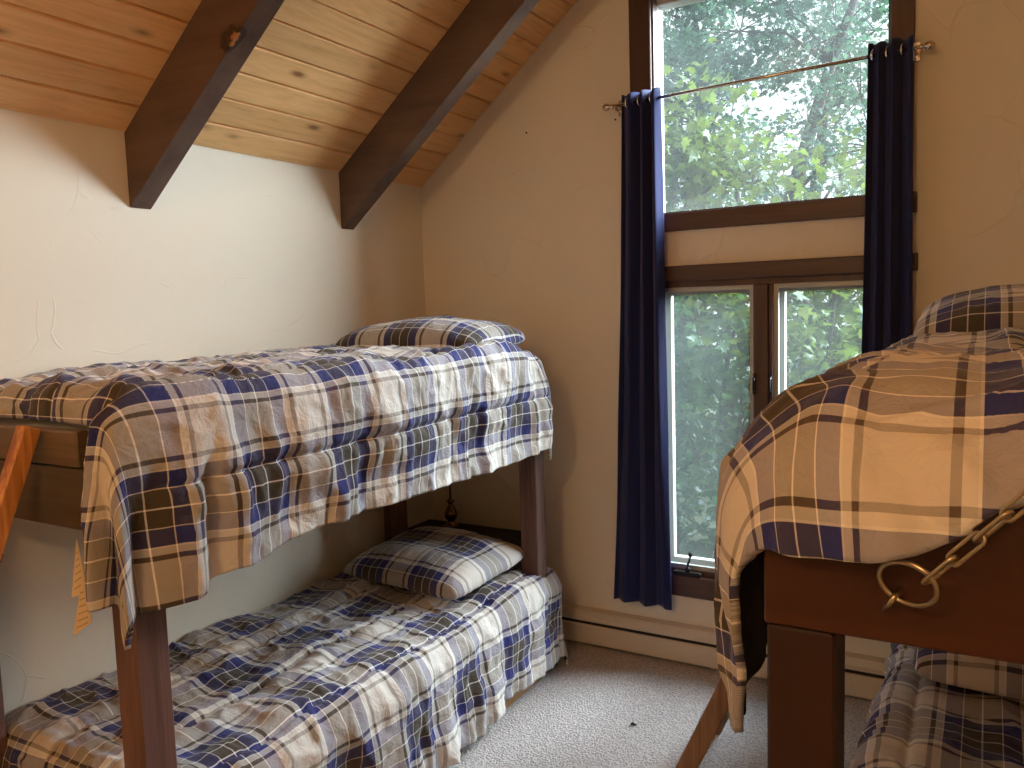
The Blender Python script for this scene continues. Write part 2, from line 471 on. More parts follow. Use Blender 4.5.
def leaf_mat(name, ca, cb_, tl):
    m, nt, b = new_mat(name)
    nt.nodes.remove(b); out = nt.nodes['Material Output']
    g = nd(nt, 'ShaderNodeNewGeometry')
    c = mix_c(nt, g.outputs['Random Per Island'], ca, cb_)
    df = nd(nt, 'ShaderNodeBsdfDiffuse'); nt.links.new(c, df.inputs[0])
    t = nd(nt, 'ShaderNodeBsdfTranslucent'); nt.links.new(mix_c(nt, 0.5, c, tl), t.inputs[0])
    gl = nd(nt, 'ShaderNodeBsdfGlossy'); gl.inputs['Roughness'].default_value = 0.35; gl.inputs[0].default_value = (0.8, 0.9, 1, 1)
    m1 = nd(nt, 'ShaderNodeMixShader'); m1.inputs[0].default_value = 0.42
    m2 = nd(nt, 'ShaderNodeMixShader'); m2.inputs[0].default_value = 0.03
    nt.links.new(df.outputs[0], m1.inputs[1]); nt.links.new(t.outputs[0], m1.inputs[2])
    nt.links.new(m1.outputs[0], m2.inputs[1]); nt.links.new(gl.outputs[0], m2.inputs[2])
    nt.links.new(m2.outputs[0], out.inputs[0])
    return m
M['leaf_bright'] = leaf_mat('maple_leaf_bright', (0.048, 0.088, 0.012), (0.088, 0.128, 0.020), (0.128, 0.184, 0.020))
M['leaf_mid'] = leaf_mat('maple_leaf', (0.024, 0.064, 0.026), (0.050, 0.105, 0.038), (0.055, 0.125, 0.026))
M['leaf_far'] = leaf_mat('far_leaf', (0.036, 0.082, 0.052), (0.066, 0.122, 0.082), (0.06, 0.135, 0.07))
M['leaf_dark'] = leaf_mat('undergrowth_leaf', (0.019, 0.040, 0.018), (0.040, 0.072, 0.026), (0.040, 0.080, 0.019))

# ------------------------------------------------------------------ room dimensions
XR, H, S = 3.40, 2.363, 0.808
RX = XR / 2
RZ = H + RX * S
YF = -5.2
WT = 0.14                       # wall thickness
def ceil_z(x): return H + S * x if x <= RX else H + S * (XR - x)

# ------------------------------------------------------------------ the setting
tag(MB().box((-WT, YF - WT, -0.12), (XR + WT, WT, 0)).build('floor', M['carpet']), kind='structure')
tag(MB().box((-WT, YF, 0), (0, 0, H + 0.10)).build('wall_left', M['plaster']), kind='structure')
tag(MB().box((XR, YF, 0), (XR + WT, 0, H + 0.10)).build('wall_right', M['plaster']), kind='structure')
TOXZ = Matrix(((1, 0, 0, 0), (0, 0, -1, 0), (0, 1, 0, 0), (0, 0, 0, 1)))    # polygon (x, z), extruded towards -y
def wall_poly(mb, poly, y0, y1):
    mb.prism(poly, -y1, -y0, 0, TOXZ)
OX0, OX1 = 1.318, 2.310         # the window openings
LZ0, LZ1 = 0.415, 1.812
UZ0, UZ1 = 2.085, 3.08
wb = MB()
wall_poly(wb, [(-WT, 0), (OX0, 0), (OX0, ceil_z(OX0) + .05), (0, H + .05), (-WT, H + .05)], 0, WT)
wall_poly(wb, [(OX1, 0), (XR + WT, 0), (XR + WT, H + .05), (XR, H + .05), (OX1, ceil_z(OX1) + .05)], 0, WT)
wall_poly(wb, [(OX0, 0), (OX1, 0), (OX1, LZ0), (OX0, LZ0)], 0, WT)
wall_poly(wb, [(OX0, LZ1), (OX1, LZ1), (OX1, UZ0), (OX0, UZ0)], 0, WT)
wall_poly(wb, [(OX0, UZ1), (OX1, UZ1), (OX1, ceil_z(OX1) + .05), (RX, RZ + .05), (OX0, ceil_z(OX0) + .05)], 0, WT)
tag(wb.build('wall_back', M['plaster']), kind='structure')
wf = MB()
wall_poly(wf, [(-WT, 0), (XR + WT, 0), (XR + WT, H + .05), (XR, H + .05), (RX, RZ + .05), (0, H + .05), (-WT, H + .05)], YF - WT, YF)
tag(wf.build('wall_front', M['plaster']), kind='structure')

def ceiling():
    """tongue-and-groove boards along y on both slopes, V-grooved, with the roof above as one solid"""
    V = []; UV = []; Fq = []
    PW, GW, GD, TH = 0.1195, 0.006, 0.012, 0.16
    ext = 0.14
    L = math.hypot(RX, RX * S) ; ux, uz = RX / L, RX * S / L
    nx, nz = -uz, ux                # outward (up) normal of the left slope
    prof = []
    t = -ext / ux
    k0 = math.floor(t / PW)
    tt = [t]; k = k0 + 1
    while k * PW < L - 0.01:
        a = k * PW
        prof_pts = [(a - GW, 0), (a, GD), (a + GW, 0)]
        prof += [(q, h, k - 0.001 if i == 0 else k + 0.001) for i, (q, h) in enumerate(prof_pts)]
        k += 1
    prof = [(t, 0, t / PW)] + prof + [(L, 0, L / PW - .01)]
    ys = [YF - 0.14, 0.14]
    for side in (0, 1):
        b = len(V); n = len(prof)
        for y in ys:
            for (q, h, vv) in prof:
                x = q * ux + nx * h; z = H + q * uz + nz * h
                if side: x = XR - x
                V.append((x, y, z)); UV.append((y, vv + side * 40))
        for y in ys:
            for (q, h) in ((L, TH), (t, TH)):
                x = q * ux + nx * h; z = H + q * uz + nz * h
                if q == L: x = RX; z = H + L * uz + TH / ux
                if side: x = XR - x
                V.append((x, y, z)); UV.append((y, 0))
        for i in range(n - 1): Fq.append([b + i, b + n + i, b + n + i + 1, b + i + 1])
        c0, c1 = b + 2 * n, b + 2 * n + 2
        Fq.append([c0, c0 + 1, c1 + 1, c1])
        Fq.append([b, c0 + 1, c1 + 1, b + n])
        Fq.append([b + i for i in range(n)] + [c0, c0 + 1]); Fq.append([b + n + i for i in range(n)] + [c1, c1 + 1])
    o = mesh_arrays('ceiling', V, Fq, M['planks'], uv=UV, smooth=False)
    tag(o, kind='structure')
ceiling()

# beams: follow the slope, plumb cut at the wall
def beam(y, label, wd=0.0866, dep=0.2626):
    x1 = RX - 0.005
    poly = [(0.0, H), (0.0, H - dep), (x1, H - dep + S * x1), (x1, H + S * x1)]
    mb = MB(); mb.prism(poly, -(y + wd), -y, 0.003, TOXZ)
    o = mb.build('ceiling_beam', M['beam'])
    tag(o, label, 'beam', 'dark roof beams under the pine ceiling')
beam(-1.7516, 'dark brown timber ceiling beam with a chipped lower edge, over the foot half of the left bunk')
beam(-0.6458, 'dark brown timber ceiling beam closest to the window wall, over the head of the left bunk')

# ------------------------------------------------------------------ windows
def windows():
    cy = -0.022
    w1 = empty('window_1', (1.8, 0, UZ0)); tag(w1, kind='structure')
    MB().box((1.22, cy, UZ0 - .06), (OX0 + .004, 0, UZ1 + .1), .004).build('casing', M['trim_z'], w1)
    MB().box((OX1 - .004, cy, UZ0 - .06), (2.393, 0, UZ1 + .1), .004).build('casing', M['trim_z'], w1)
    MB().box((OX0 + .006, cy, UZ1 - .005), (OX1 - .006, 0, UZ1 + .1), .004).build('casing', M['trim'], w1)
    MB().box((1.215, cy - .006, 2.028), (2.41, 0, 2.108), .004).build('sill_board', M['trim'], w1)
    fr = MB()                                  # inner stop, stained
    fr.box((OX0, .0, UZ0), (OX0 + .012, .05, UZ1)); fr.box((OX1 - .012, 0, UZ0), (OX1, .05, UZ1))
    fr.box((OX0 + .012, 0, UZ0), (OX1 - .012, .05, UZ0 + .03))
    fr.build('stop', M['trim_z'], w1)
    jb = MB()
    jb.box((OX0, .05, UZ0), (OX0 + .012, .125, UZ1)); jb.box((OX1 - .012, .05, UZ0), (OX1, .125, UZ1))
    jb.box((OX0 + .012, .05, UZ0), (OX1 - .012, .125, UZ0 + .034)); jb.box((OX0 + .012, .05, UZ1 - .03), (OX1 - .012, .125, UZ1))
    jb.build('jamb', M['jamb'], w1)
    MB().box((OX0 + .012, .085, UZ0 + .034), (OX1 - .012, .089, UZ1 - .03)).build('glass_pane', M['glass_upper'], w1)

    w2 = empty('window_2', (1.8, 0, LZ0)); tag(w2, kind='structure')
    MB().box((1.22, cy, .425), (OX0 + .004, 0, 1.80), .004).build('casing', M['trim_z'], w2)
    MB().box((OX1 - .004, cy, .425), (2.393, 0, 1.80), .004).build('casing', M['trim_z'], w2)
    MB().box((1.215, cy - .006, 1.800), (2.415, 0, 1.870), .004).build('head_board', M['trim'], w2)
    MB().box((1.215, cy - .010, .328), (2.415, 0, .425), .004).build('sill_board', M['trim'], w2)
    f2 = MB()
    f2.box((OX0, .0, LZ0), (OX0 + .02, .13, LZ1)); f2.box((OX1 - .02, 0, LZ0), (OX1, .13, LZ1))
    f2.box((OX0 + .02, 0, LZ0), (OX1 - .02, .13, LZ0 + .035)); f2.box((OX0 + .02, 0, LZ1 - .04), (OX1 - .02, .13, LZ1))
    f2.build('window_frame', M['trim_z'], w2)
    mx0, mx1 = 1.772, 1.855
    ml = MB(); ml.box((mx0, -.012, LZ0 + .035), (mx1 - .02, .13, LZ1 - .04), .003); ml.box((mx1 - .018, -.004, LZ0 + .035), (mx1, .13, LZ1 - .04), .003)
    ml.build('mullion', M['trim_z'], w2)
    for (a, bb) in ((OX0 + .02, mx0), (mx1, OX1 - .02)):
        z0, z1 = LZ0 + .035, LZ1 - .04
        s = MB(); t = .020
        s.box((a, .012, z0), (a + t, .03, z1)); s.box((bb - t, .012, z0), (bb, .03, z1))
        s.box((a + t, .012, z0), (bb - t, .03, z0 + t)); s.box((a + t, .012, z1 - t), (bb - t, .03, z1))
        so_ = s.build('screen_frame', M['screen_frame'], w2)
        MB().box((a + t, .020, z0 + t), (bb - t, .0215, z1 - t)).build('insect_screen', M['screen'], so_)
        s = MB(); t = .034
        s.box((a, .07, z0), (a + t, .105, z1)); s.box((bb - t, .07, z0), (bb, .105, z1))
        s.box((a + t, .07, z0), (bb - t, .105, z0 + t)); s.box((a + t, .07, z1 - t), (bb - t, .105, z1))
        so_ = s.build('sash', M['jamb'], w2)
        MB().box((a + t, .088, z0 + t), (bb - t, .092, z1 - t)).build('glass_pane', M['glass'], so_)
    for x in (1.778, 1.848):
        la = MB(); la.box((x - .007, -.018, 1.29), (x + .007, -.0125, 1.385), .002)
        la.tube([(x, -.017, 1.37), (x, -.034, 1.36), (x, -.036, 1.32), (x, -.03, 1.30)], .005, 8)
        la.build('latch', M['iron'], w2)
    cr = MB()
    cr.box((1.40, -.03, .425), (1.53, -.004, .447), .003)
    cr.lathe([(.012, 0), (.012, .016), (.007, .022)], (1.468, -.017, .447), 14)
    cr.tube([(1.468, -.017, .462), (1.470, -.022, .485), (1.478, -.024, .505), (1.483, -.024, .528)], .005, 8)
    cr.lathe([(.006, 0), (.010, .006), (.010, .016), (.005, .022)], (1.483, -.024, .522), 12)
    cr.build('crank', M['iron'], w2)
windows()

# ------------------------------------------------------------------ baseboard heater
def heater():
    t = empty('baseboard_heater', (1.7, 0, 0))
    tag(t, 'long cream metal baseboard heater with a dark slot, running under the window wall', 'heater')
    x0, x1 = 0.02, XR - 0.02
    TOYZ = Matrix(((0, 0, 1, 0), (1, 0, 0, 0), (0, 1, 0, 0), (0, 0, 0, 1)))
    MB().prism([(-.001, .012), (-.008, .012), (-.008, .186), (-.001, .186)], x0, x1, 0, TOYZ).build('back_plate', M['heater'], t)
    MB().prism([(-.046, .012), (-.052, .018), (-.052, .106), (-.046, .112), (-.042, .112), (-.042, .012)], x0, x1, 0, TOYZ).build('front_panel', M['heater'], t)
    MB().prism([(-.008, .186), (-.034, .178), (-.05, .150), (-.05, .130), (-.045, .130), (-.045, .148), (-.032, .172), (-.008, .180)], x0, x1, 0, TOYZ).build('hood', M['heater'], t)
    MB().prism([(-.0085, .012), (-.041, .012), (-.041, .128), (-.0085, .128)], x0 + .01, x1 - .01, 0, TOYZ).build('fin_core', M['slot'], t)
    for x in (x0, x1 - .03):
        MB().box((x - .002, -.056, .004), (x + .032, -.001, .190), .004).build('end_cap', M['heater'], t)
heater()

# ------------------------------------------------------------------ curtains and rod
ROD_A, ROD_B = Vector((1.165, -.085, 2.603)), Vector((2.415, -.085, 2.636))
def rod_z(x): return ROD_A.z + (ROD_B.z - ROD_A.z) * (x - ROD_A.x) / (ROD_B.x - ROD_A.x)
def curtain_rod():
    t = empty('curtain_rod', tuple(ROD_A))
    tag(t, 'thin bronze curtain rod with ball ends, crossing in front of the upper window', 'curtain rod')
    MB().tube([ROD_A, ROD_B], .0075, 14).build('rod', M['chrome'], t)
    for p, s in ((ROD_A, -1), (ROD_B, 1)):
        pr = [(0.004, 0), (.010, .002), (.010, .010), (.006, .013), (.012, .020), (.0165, .030), (.0165, .038), (.012, .048), (.005, .053)]
        f = MB(); f.lathe(pr, (0, 0, 0), 18)
        R = Matrix.Rotation(s * PI / 2, 4, 'Y'); R.translation = p
        f.v = [tuple(R @ Vector(q)) for q in f.v]
        f.build('finial', M['chrome'], t)
    for x in (1.178, 2.402):
        z = rod_z(x)
        b = MB(); b.box((x - .012, -.030, z - .035), (x + .012, -.022, z + .035), .002)
        b.tube([(x, -.028, z - .018), (x, -.085, z - .018)], .005, 8)
        b.tube([(x, -.085 + .0125 * math.cos(a), z + .0125 * math.sin(a) - .001) for a in [PI * 1.0 + PI * q / 8 for q in range(9)]], .004, 8)
        b.build('bracket', M['chrome'], t)
curtain_rod()

def curtain(label, top, mid, bot, ztop_off, zb, nf, seed, ring_x, amp=0.026):
    NU, NV = 150, 90
    u = np.linspace(0, 1, NU)[None, :]; v = np.linspace(0, 1, NV)[:, None]
    def q(a, b, c): # quadratic through top, mid, bottom
        return a * (1 - v) * (1 - 2 * v) + b * 4 * v * (1 - v) + c * v * (2 * v - 1)
    xl = q(top[0], mid[0], bot[0]); xr = q(top[1], mid[1], bot[1])
    ph = 2 * PI * nf * (u + 0.03 * np.sin(2 * PI * u + seed))
    wob = 0.25 * vn(u * 3, v * 2, seed) * v
    X = xl + (xr - xl) * (u + 0.25 / nf * 0.25 * np.sin(ph * 2 + wob * 3) * (0.3 + 0.4 * v))
    A = amp * (1 - 0.25 * v) * (1 + 0.25 * vn(u * nf, v * 1.5, seed + 3))
    Y = -.085 + A * np.sin(ph + wob * 4) + 0.006 * vn(u * 9, v * 5, seed + 5) - 0.004 * v
    zt = np.vectorize(rod_z)(X[0])[None, :] + ztop_off + 0.006 * np.sin(ph * 1.0 + 1)
    Zb = zb + 0.007 * vn(u * 6, v * 0, seed + 8)
    Z = zt * (1 - v) + Zb * v
    P = np.stack([X, Y, Z], -1).reshape(-1, 3)
    i = np.arange(NU - 1)[None, :] + NU * np.arange(NV - 1)[:, None]
    Fq = np.stack([i, i + 1, i + NU + 1, i + NU], -1).reshape(-1, 4)
    t = empty('curtain', (float(X[-1].mean()), -.085, zb)); tag(t, label, 'curtain', 'navy curtains at the window')
    o = mesh_arrays('fabric_panel', P, Fq, M['curtain'], t)
    sm = o.modifiers.new('thickness', 'SOLIDIFY'); sm.thickness = 0.003
    for x in ring_x:
        z = rod_z(x)
        r = MB(); r.tube([(x + .006 * math.cos(a), -.085 + .021 * math.cos(a), z + .021 * math.sin(a)) for a in np.linspace(0, 2 * PI, 24, endpoint=False)], .0042, 8, closed=True)
        r.build('grommet', M['grommet'], t)
curtain('navy blue curtain gathered at the left side of the window, hanging nearly to the heater', (1.200, 1.385), (1.170, 1.395), (1.112, 1.412), .040, .285, 3, 2, [1.238, 1.296, 1.352])
curtain('navy blue curtain gathered at the right side of the window, behind the right bunk', (2.236, 2.392), (2.224, 2.405), (2.20, 2.42), .045, .370, 3, 11, [2.256, 2.306, 2.358])

# ------------------------------------------------------------------ bunk beds
def bunk_left():
    t = empty('bunk_bed', (.45, -1.4, 0))
    tag(t, 'dark red-brown wooden bunk bed frame at left with an extra foot plank', 'bunk bed', 'two facing bunk bed frames')
    xs, ys = .831, .090
    for (y0) in (-2.464, -.472):
        MB().box((xs, y0, 0), (.917, y0 + ys, 1.345), .004).build('post', M['bunk_z'], t)
        MB().box((.03, y0, 0), (.116, y0 + ys, 1.345), .004).build('post', M['bunk_z'], t)
    MB().box((.03, -2.504, 1.205), (.872, -2.466, 1.352), .004).build('foot_board', M['foot'], t)
    MB().box((.03, -.381, 1.205), (.872, -.345, 1.352), .004).build('head_board', M['bunk_x'], t)
    MB().box((.02, -2.506, 1.357), (.812, -2.470, 1.443), .004).build('top_plank', M['plank_stain'], t)['label'] = 'paler brown plank laid on the foot board'
    MB().box((.793, -2.372, 1.205), (.829, -.474, 1.352), .003).build('side_rail', M['bunk_y'], t)
    MB().box((.03, -2.372, 1.205), (.066, -.474, 1.352), .003).build('side_rail', M['bunk_y'], t)
    MB().box((.068, -2.372, 1.30), (.791, -.474, 1.318)).build('deck', M['raw_wood'], t)
    MB().box((.882, -2.372, 0), (.918, -.474, .14), .003).build('lower_rail', M['raw_wood'], t)['label'] = 'raw orange-brown lower rail'
    MB().box((.03, -2.372, 0), (.066, -.474, .14), .003).build('lower_rail', M['raw_wood'], t)
    MB().box((.068, -2.36, .10), (.880, -.33, .118)).build('lower_deck', M['raw_wood'], t)
    MB().box((.84, -.372, 0), (.918, -.30, .12), .003).build('corner_block', M['black_wood'], t)
bunk_left()

def bunk_right():
    t = empty('bunk_bed', (2.9, -1.4, 0))
    tag(t, 'dark red-brown wooden bunk bed frame at right with ring and chain on it', 'bunk bed', 'two facing bunk bed frames')
    for (y0) in (-2.522, -.42):
        MB().box((2.402, y0, 0), (2.490, y0 + .09, 1.262), .004).build('post', M['dark_z'], t)
        MB().box((3.30, y0, 0), (3.388, y0 + .09, 1.262), .004).build('post', M['dark_z'], t)
    MB().prism([(2.400, 1.266), (3.39, 1.266), (3.39, 1.452), (2.53, 1.452), (2.44, 1.395), (2.400, 1.372)], 2.492, 2.530, .003, TOXZ).build('foot_board', M['dark_x'], t)
    MB().box((2.400, -.372, 1.266), (3.39, -.334, 1.44), .004).build('head_board', M['dark_x'], t)
    MB().box((2.400, -2.49, 1.266), (2.438, -.374, 1.44), .004).build('side_rail', M['dark_y'], t)
    MB().box((3.352, -2.49, 1.266), (3.39, -.374, 1.44), .004).build('side_rail', M['dark_y'], t)
    MB().box((2.44, -2.49, 1.29), (3.35, -.374, 1.308)).build('deck', M['raw_wood'], t)
    MB().box((2.402, -2.43, 0), (2.438, -.422, .15), .004).build('lower_rail', M['dark_y'], t)
    MB().box((3.352, -2.43, 0), (3.388, -.422, .15), .004).build('lower_rail', M['dark_y'], t)
    MB().box((2.44, -2.43, .13), (3.35, -.422, .148)).build('lower_deck', M['raw_wood'], t)
bunk_right()

def ladder(name_label, P0, P1, side, width, n, mat, wd, th, rung_mat):
    """two square rails from floor line to bed line; side = direction from one rail to the other"""
    P0, P1, side = Vector(P0), Vector(P1), Vector(side)
    t = empty('bunk_ladder', tuple(P0)); tag(t, name_label, 'ladder', 'wooden bunk ladders')
    d = (P1 - P0)
    for k in (0, 1):
        o = side * (width * k)
        MB().bar(P0 + o, P1 + o, wd, th, tuple(side), .003).build('rail', mat, t)
    for i in range(n):
        c = P0 + d * ((i + 1) / (n + 1))
        MB().bar(c + side * (th * .5 - .02), c + side * (width - th * .5 + .02), .022, .07, tuple(d.normalized().cross(side)), .003).build('rung', rung_mat, t)
    return t
ladder('bright orange fir ladder leaning on the plank at the foot of the left bunk', (.628, -3.10, .005), (.668, -2.532, 1.452), (-1, 0, 0), .40, 4, M['fir'], .042, .038, M['fir'])
ladder('dull brown wooden ladder leaning on the left side of the right bunk', (1.742, -.97, .005), (2.277, -.97, 1.183), (0, 1, 0), .40, 4, M['fir_dull'], .066, .038, M['fir_dull'])

# ------------------------------------------------------------------ bedding
def mattress(name_label, a, b):
    mb = MB(); mb.box(a, b, .03)
    t = mb.build('mattress', M['mattress'])
    tag(t, name_label, 'mattress', 'mattresses hidden under the plaid comforters')
mattress('pale mattress under the comforter on the upper left bunk', (.07, -2.40, 1.32), (.79, -.48, 1.475))
mattress('pale mattress under the comforter on the lower left bunk', (.07, -2.35, .12), (.80, -.36, .42))
mattress('pale mattress under the comforter on the upper right bunk', (2.445, -2.47, 1.31), (3.345, -.385, 1.49))
mattress('pale mattress under the comforter on the lower right bunk', (2.445, -2.41, .15), (3.345, -.43, .48))

def comforter(label, xw, sgn, P, r, yh, Q, ztop, Dp, Df, Dh, uv0=(0, 0), n_corner=5.0, seed=0, seams=(), NP=200, NQ=300,
              flute=0.02, wrinkle=1.0, extra=None, pmin=0.0, lining=True, puff=0.02, cut=None, fuv=None):
    """cloth over a bed. p runs from the wall side outwards, q from head to foot.
    Dp(q), Df(p), Dh(p): lengths of cloth hanging past the side, foot and head edge"""
    a = np.linspace(0, 1, NP)[None, :]; bq = np.linspace(0, 1, NQ)[:, None]
    # first pass: plain coordinates with a nominal size, then stretched to the real hem
    qn = bq * (Q + 0.6) - 0.3
    p = pmin + a * (P + Dp(np.clip(qn, 0, Q)) - pmin)
    q = -Dh(p) + bq * (Q + Df(p) + Dh(p))
    p = pmin + a * (P + Dp(np.clip(q, 0, Q)) - pmin)
    q = -Dh(p) + bq * (Q + Df(p) + Dh(p))
    ox = np.maximum(p - P, 0); oy = np.where(q > Q, q - Q, np.where(q < 0, -q, 0)); sy = np.where(q > Q, 1.0, -1.0)
    eps = 1e-9
    d = (ox ** n_corner + oy ** n_corner + eps ** n_corner) ** (1 / n_corner)
    hyp = np.sqrt(ox ** 2 + oy ** 2 + eps)
    cx, cyy = ox / hyp, oy / hyp
    th = np.minimum(d / r, PI / 2)
    h = r * np.sin(th); v = r * np.cos(th) - r - np.maximum(d - PI / 2 * r, 0)
    X = np.minimum(p, P) + cx * h
    Y = np.clip(q, 0, Q) + sy * cyy * h
    Z = ztop + v
    B = np.stack([xw + sgn * X, yh - Y, Z], -1)
    du = np.gradient(B, axis=1); dv = np.gradient(B, axis=0)
    N = np.cross(du, dv); N /= (np.linalg.norm(N, axis=-1, keepdims=True) + 1e-12)
    if (N[NQ // 2, NP // 4, 2]) < 0: N = -N
    hang = np.clip((d - r * .6) / .3, 0, 1)
    ang = np.arctan2(oy, ox + eps)
    side_c = np.clip(q, 0, Q) + sy * (P - np.minimum(p, P)) + sy * ang * .30      # runs along the hem and round its corners
    down = d
    calm = 1 - .7 * sst(np.minimum(ox, oy), 0, .10)
    D = 0.016 * vn(p / .26, q / .30, seed) + 0.007 * vn(p / .10, q / .12, seed + 1)
    # creases: sharp folded ridges in two slanting directions
    rg = lambda x, y, s: 1 - np.abs(vn(x, y, s))
    D += wrinkle * 0.010 * (rg((p + .35 * q) / .16, (q - .35 * p) / .07, seed + 2) ** 3 - .35) * (1 - .5 * hang)
    D += wrinkle * 0.004 * vn(p / .045, q / .035, seed + 3)
    # hanging cloth: folds that run down to the hem
    fl = vn(side_c / .085 + .6 * vn(p / .2, q / .2, seed + 6), down / .55, seed + 4) + .6 * vn(side_c / .042, down / .4, seed + 5)
    D += flute * hang * fl
    D += wrinkle * .006 * (rg(side_c / .05 + down / .25, down / .14, seed + 9) ** 4 - .2) * hang
    for s in seams:
        x = p - s
        D += -0.012 * np.exp(-(x / .010) ** 2) + 0.009 * (np.exp(-(np.abs(x) / .07)) - .5 * np.exp(-(np.abs(x) / .015))) * (vn(q / .028 + p * 3, p / .12, seed + 7))
        D += puff * .35 * (np.exp(-((x - .055) / .04) ** 2) + np.exp(-((x + .055) / .04) ** 2))
    D = D * calm - 0.004
    edge = np.minimum.reduce([np.broadcast_to(1 - a, D.shape), np.broadcast_to(bq, D.shape), np.broadcast_to(1 - bq, D.shape)])
    W = B + N * D[..., None]
    if extra is not None: W = extra(W, p, q, ox, oy, hang, N)
    W = W.reshape(-1, 3)
    i = np.arange(NP - 1)[None, :] + NP * np.arange(NQ - 1)[:, None]
    Fq = np.stack([i, i + 1, i + NP + 1, i + NP], -1).reshape(-1, 4)
    if (sgn > 0): Fq = Fq[:, ::-1]
    if cut is not None:
        c = W[Fq].mean(1)
        keep = np.ones(len(Fq), bool)
        for (x0, x1, y0, y1) in cut:
            keep &= ~((c[:, 0] > x0) & (c[:, 0] < x1) & (c[:, 1] > y0) & (c[:, 1] < y1))
        Fq = Fq[keep]
    up, uq = p + uv0[0], q + uv0[1]
    uv = np.stack([up, uq], -1).reshape(-1, 2)
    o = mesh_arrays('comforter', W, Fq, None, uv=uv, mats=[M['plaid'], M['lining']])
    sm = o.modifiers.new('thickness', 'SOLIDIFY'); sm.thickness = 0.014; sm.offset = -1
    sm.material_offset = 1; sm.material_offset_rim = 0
    tag(o, label, 'comforter', 'plaid comforters on the bunks')
    return o

def pillow(label, c, w, dd, h, rot=0, tilt=0, tiltx=0, seed=0, uv0=(0, 0), N=70, M_=70, droop=0.0):
    u = np.linspace(-1, 1, N)[None, :]; v = np.linspace(-1, 1, M_)[:, None]
    e = np.maximum(1 - np.abs(u) ** 2.6, 0) ** .42 * np.maximum(1 - np.abs(v) ** 2.6, 0) ** .42
    pin_ = 1 - .07 * (u ** 2) * (v ** 2) * 0 - 0.05 * (1 - v ** 2) * u ** 2
    rc = 1 - .07 * u ** 4 * v ** 4
    X0 = u * w / 2 * (1 - .03 * (1 - v ** 2)) * rc; Y0 = v * dd / 2 * (1 - .04 * (1 - u ** 2)) * rc
    verts = []; uvs = []; faces = []
    R = Matrix.Rotation(rot, 4, 'Z') @ Matrix.Rotation(tilt, 4, 'X') @ Matrix.Rotation(tiltx, 4, 'Y')
    base = 0
    for s in (1, -1):
        k = .68 if s > 0 else .32
        nz = .010 * vn(u * 2.2, v * 2.2, seed + s) + .006 * (1 - np.abs(vn(u * 5 + v * 2, v * 4 - u, seed + 4 + s))) ** 2
        Z = s * (h * k * e + nz * e ** .5) - droop * (u ** 2) * 0 
        Z = np.broadcast_to(Z, (M_, N))
        pts = np.stack([np.broadcast_to(X0, Z.shape), np.broadcast_to(Y0, Z.shape), Z], -1).reshape(-1, 3)
        for q in pts: verts.append(tuple(R @ Vector(q)))
        uvs.append(np.stack([np.broadcast_to(X0 * 1.12 + uv0[0], Z.shape), np.broadcast_to(Y0 * 1.12 + uv0[1], Z.shape)], -1).reshape(-1, 2))
        i = np.arange(N - 1)[None, :] + N * np.arange(M_ - 1)[:, None]
        Fq = np.stack([i, i + 1, i + N + 1, i + N], -1).reshape(-1, 4)
        if s < 0: Fq = Fq[:, ::-1]
        faces += (Fq + base).tolist(); base += N * M_
    o = mesh_arrays('pillow', verts, faces, M['plaid'], uv=np.concatenate(uvs))
    wl = o.modifiers.new('seam', 'WELD'); wl.merge_threshold = 0.0005
    o.location = c
    tag(o, label, 'pillow', 'plaid pillows on the bunks')
    return o

cst = lambda v: (lambda q: np.zeros_like(np.asarray(q, float)) + v)

# --- upper left
LQ = 1.885
def ex_ul(W, p, q, ox, oy, hang, N):
    # the loose corner at the foot bulges out past the plank
    k = sst(p, .83, .93) * sst(q, LQ, LQ + .14)
    W[..., 1] -= .10 * k
    an = np.arctan2(oy, ox + 1e-9); sd_ = np.minimum(q, LQ) + an * .28
    W += N * (.030 * np.sin(2 * PI * sd_ / .19 + 2.2) * hang * sst(np.hypot(ox, oy), .12, .5) * sst(q, 1.55, 1.85))[..., None]
    zr = 1.548 - W[..., 2]
    W[..., 1] -= .10 * (1 - sst(zr, -.02, .24)) * (1 - sst(q, -.12, .22))
    W[..., 2] -= .035 * (1 - sst(q, -.06, .30)) * (1 - sst(ox, .0, .16))
    W[..., 2] += .012 * vn(p / .3, q / .5, 40) * (1 - hang)
    return W
comf_ul = comforter('plaid comforter on the upper left bunk, its corner hanging past the plank', .025, 1, .875, .095, -.475, LQ, 1.548,
    lambda q: .535 + .045 * sst(q, 1.75, 1.92) + .02 * vn(q / .35, q * 0, 3), lambda p: .15 + .40 * sst(p, .87, .985), cst(.50),
    uv0=(.04, -.025), seed=10, seams=(.30, .58, .86, 1.17), flute=.020, wrinkle=1.0, extra=ex_ul)

# --- lower left
def ex_ll(W, p, q, ox, oy, hang, N):
    W[..., 2] += .008 * vn(p / .35, q / .4, 60) * (1 - hang)
    W[..., 0] += .03 * sst(ox, .2, .5) * (.5 + vn(q / .5, q * 0, 61))
    W[..., 2] = np.maximum(W[..., 2], .02)
    return W
comforter('plaid comforter on the lower left bunk, spilling almost to the carpet', .025, 1, .845, .10, -.36, 1.95, .485,
    lambda q: .475 + .03 * vn(q / .4, q * 0, 5), lambda p: .30 + p * 0, lambda p: .20 + .25 * sst(p, .7, .95),
    uv0=(.13, .16), seed=30, seams=(.28, .56, .84), flute=.02, wrinkle=1.15, extra=ex_ll, cut=[(.826, .922, -.478, -.376), (.826, .922, -2.47, -2.368)])

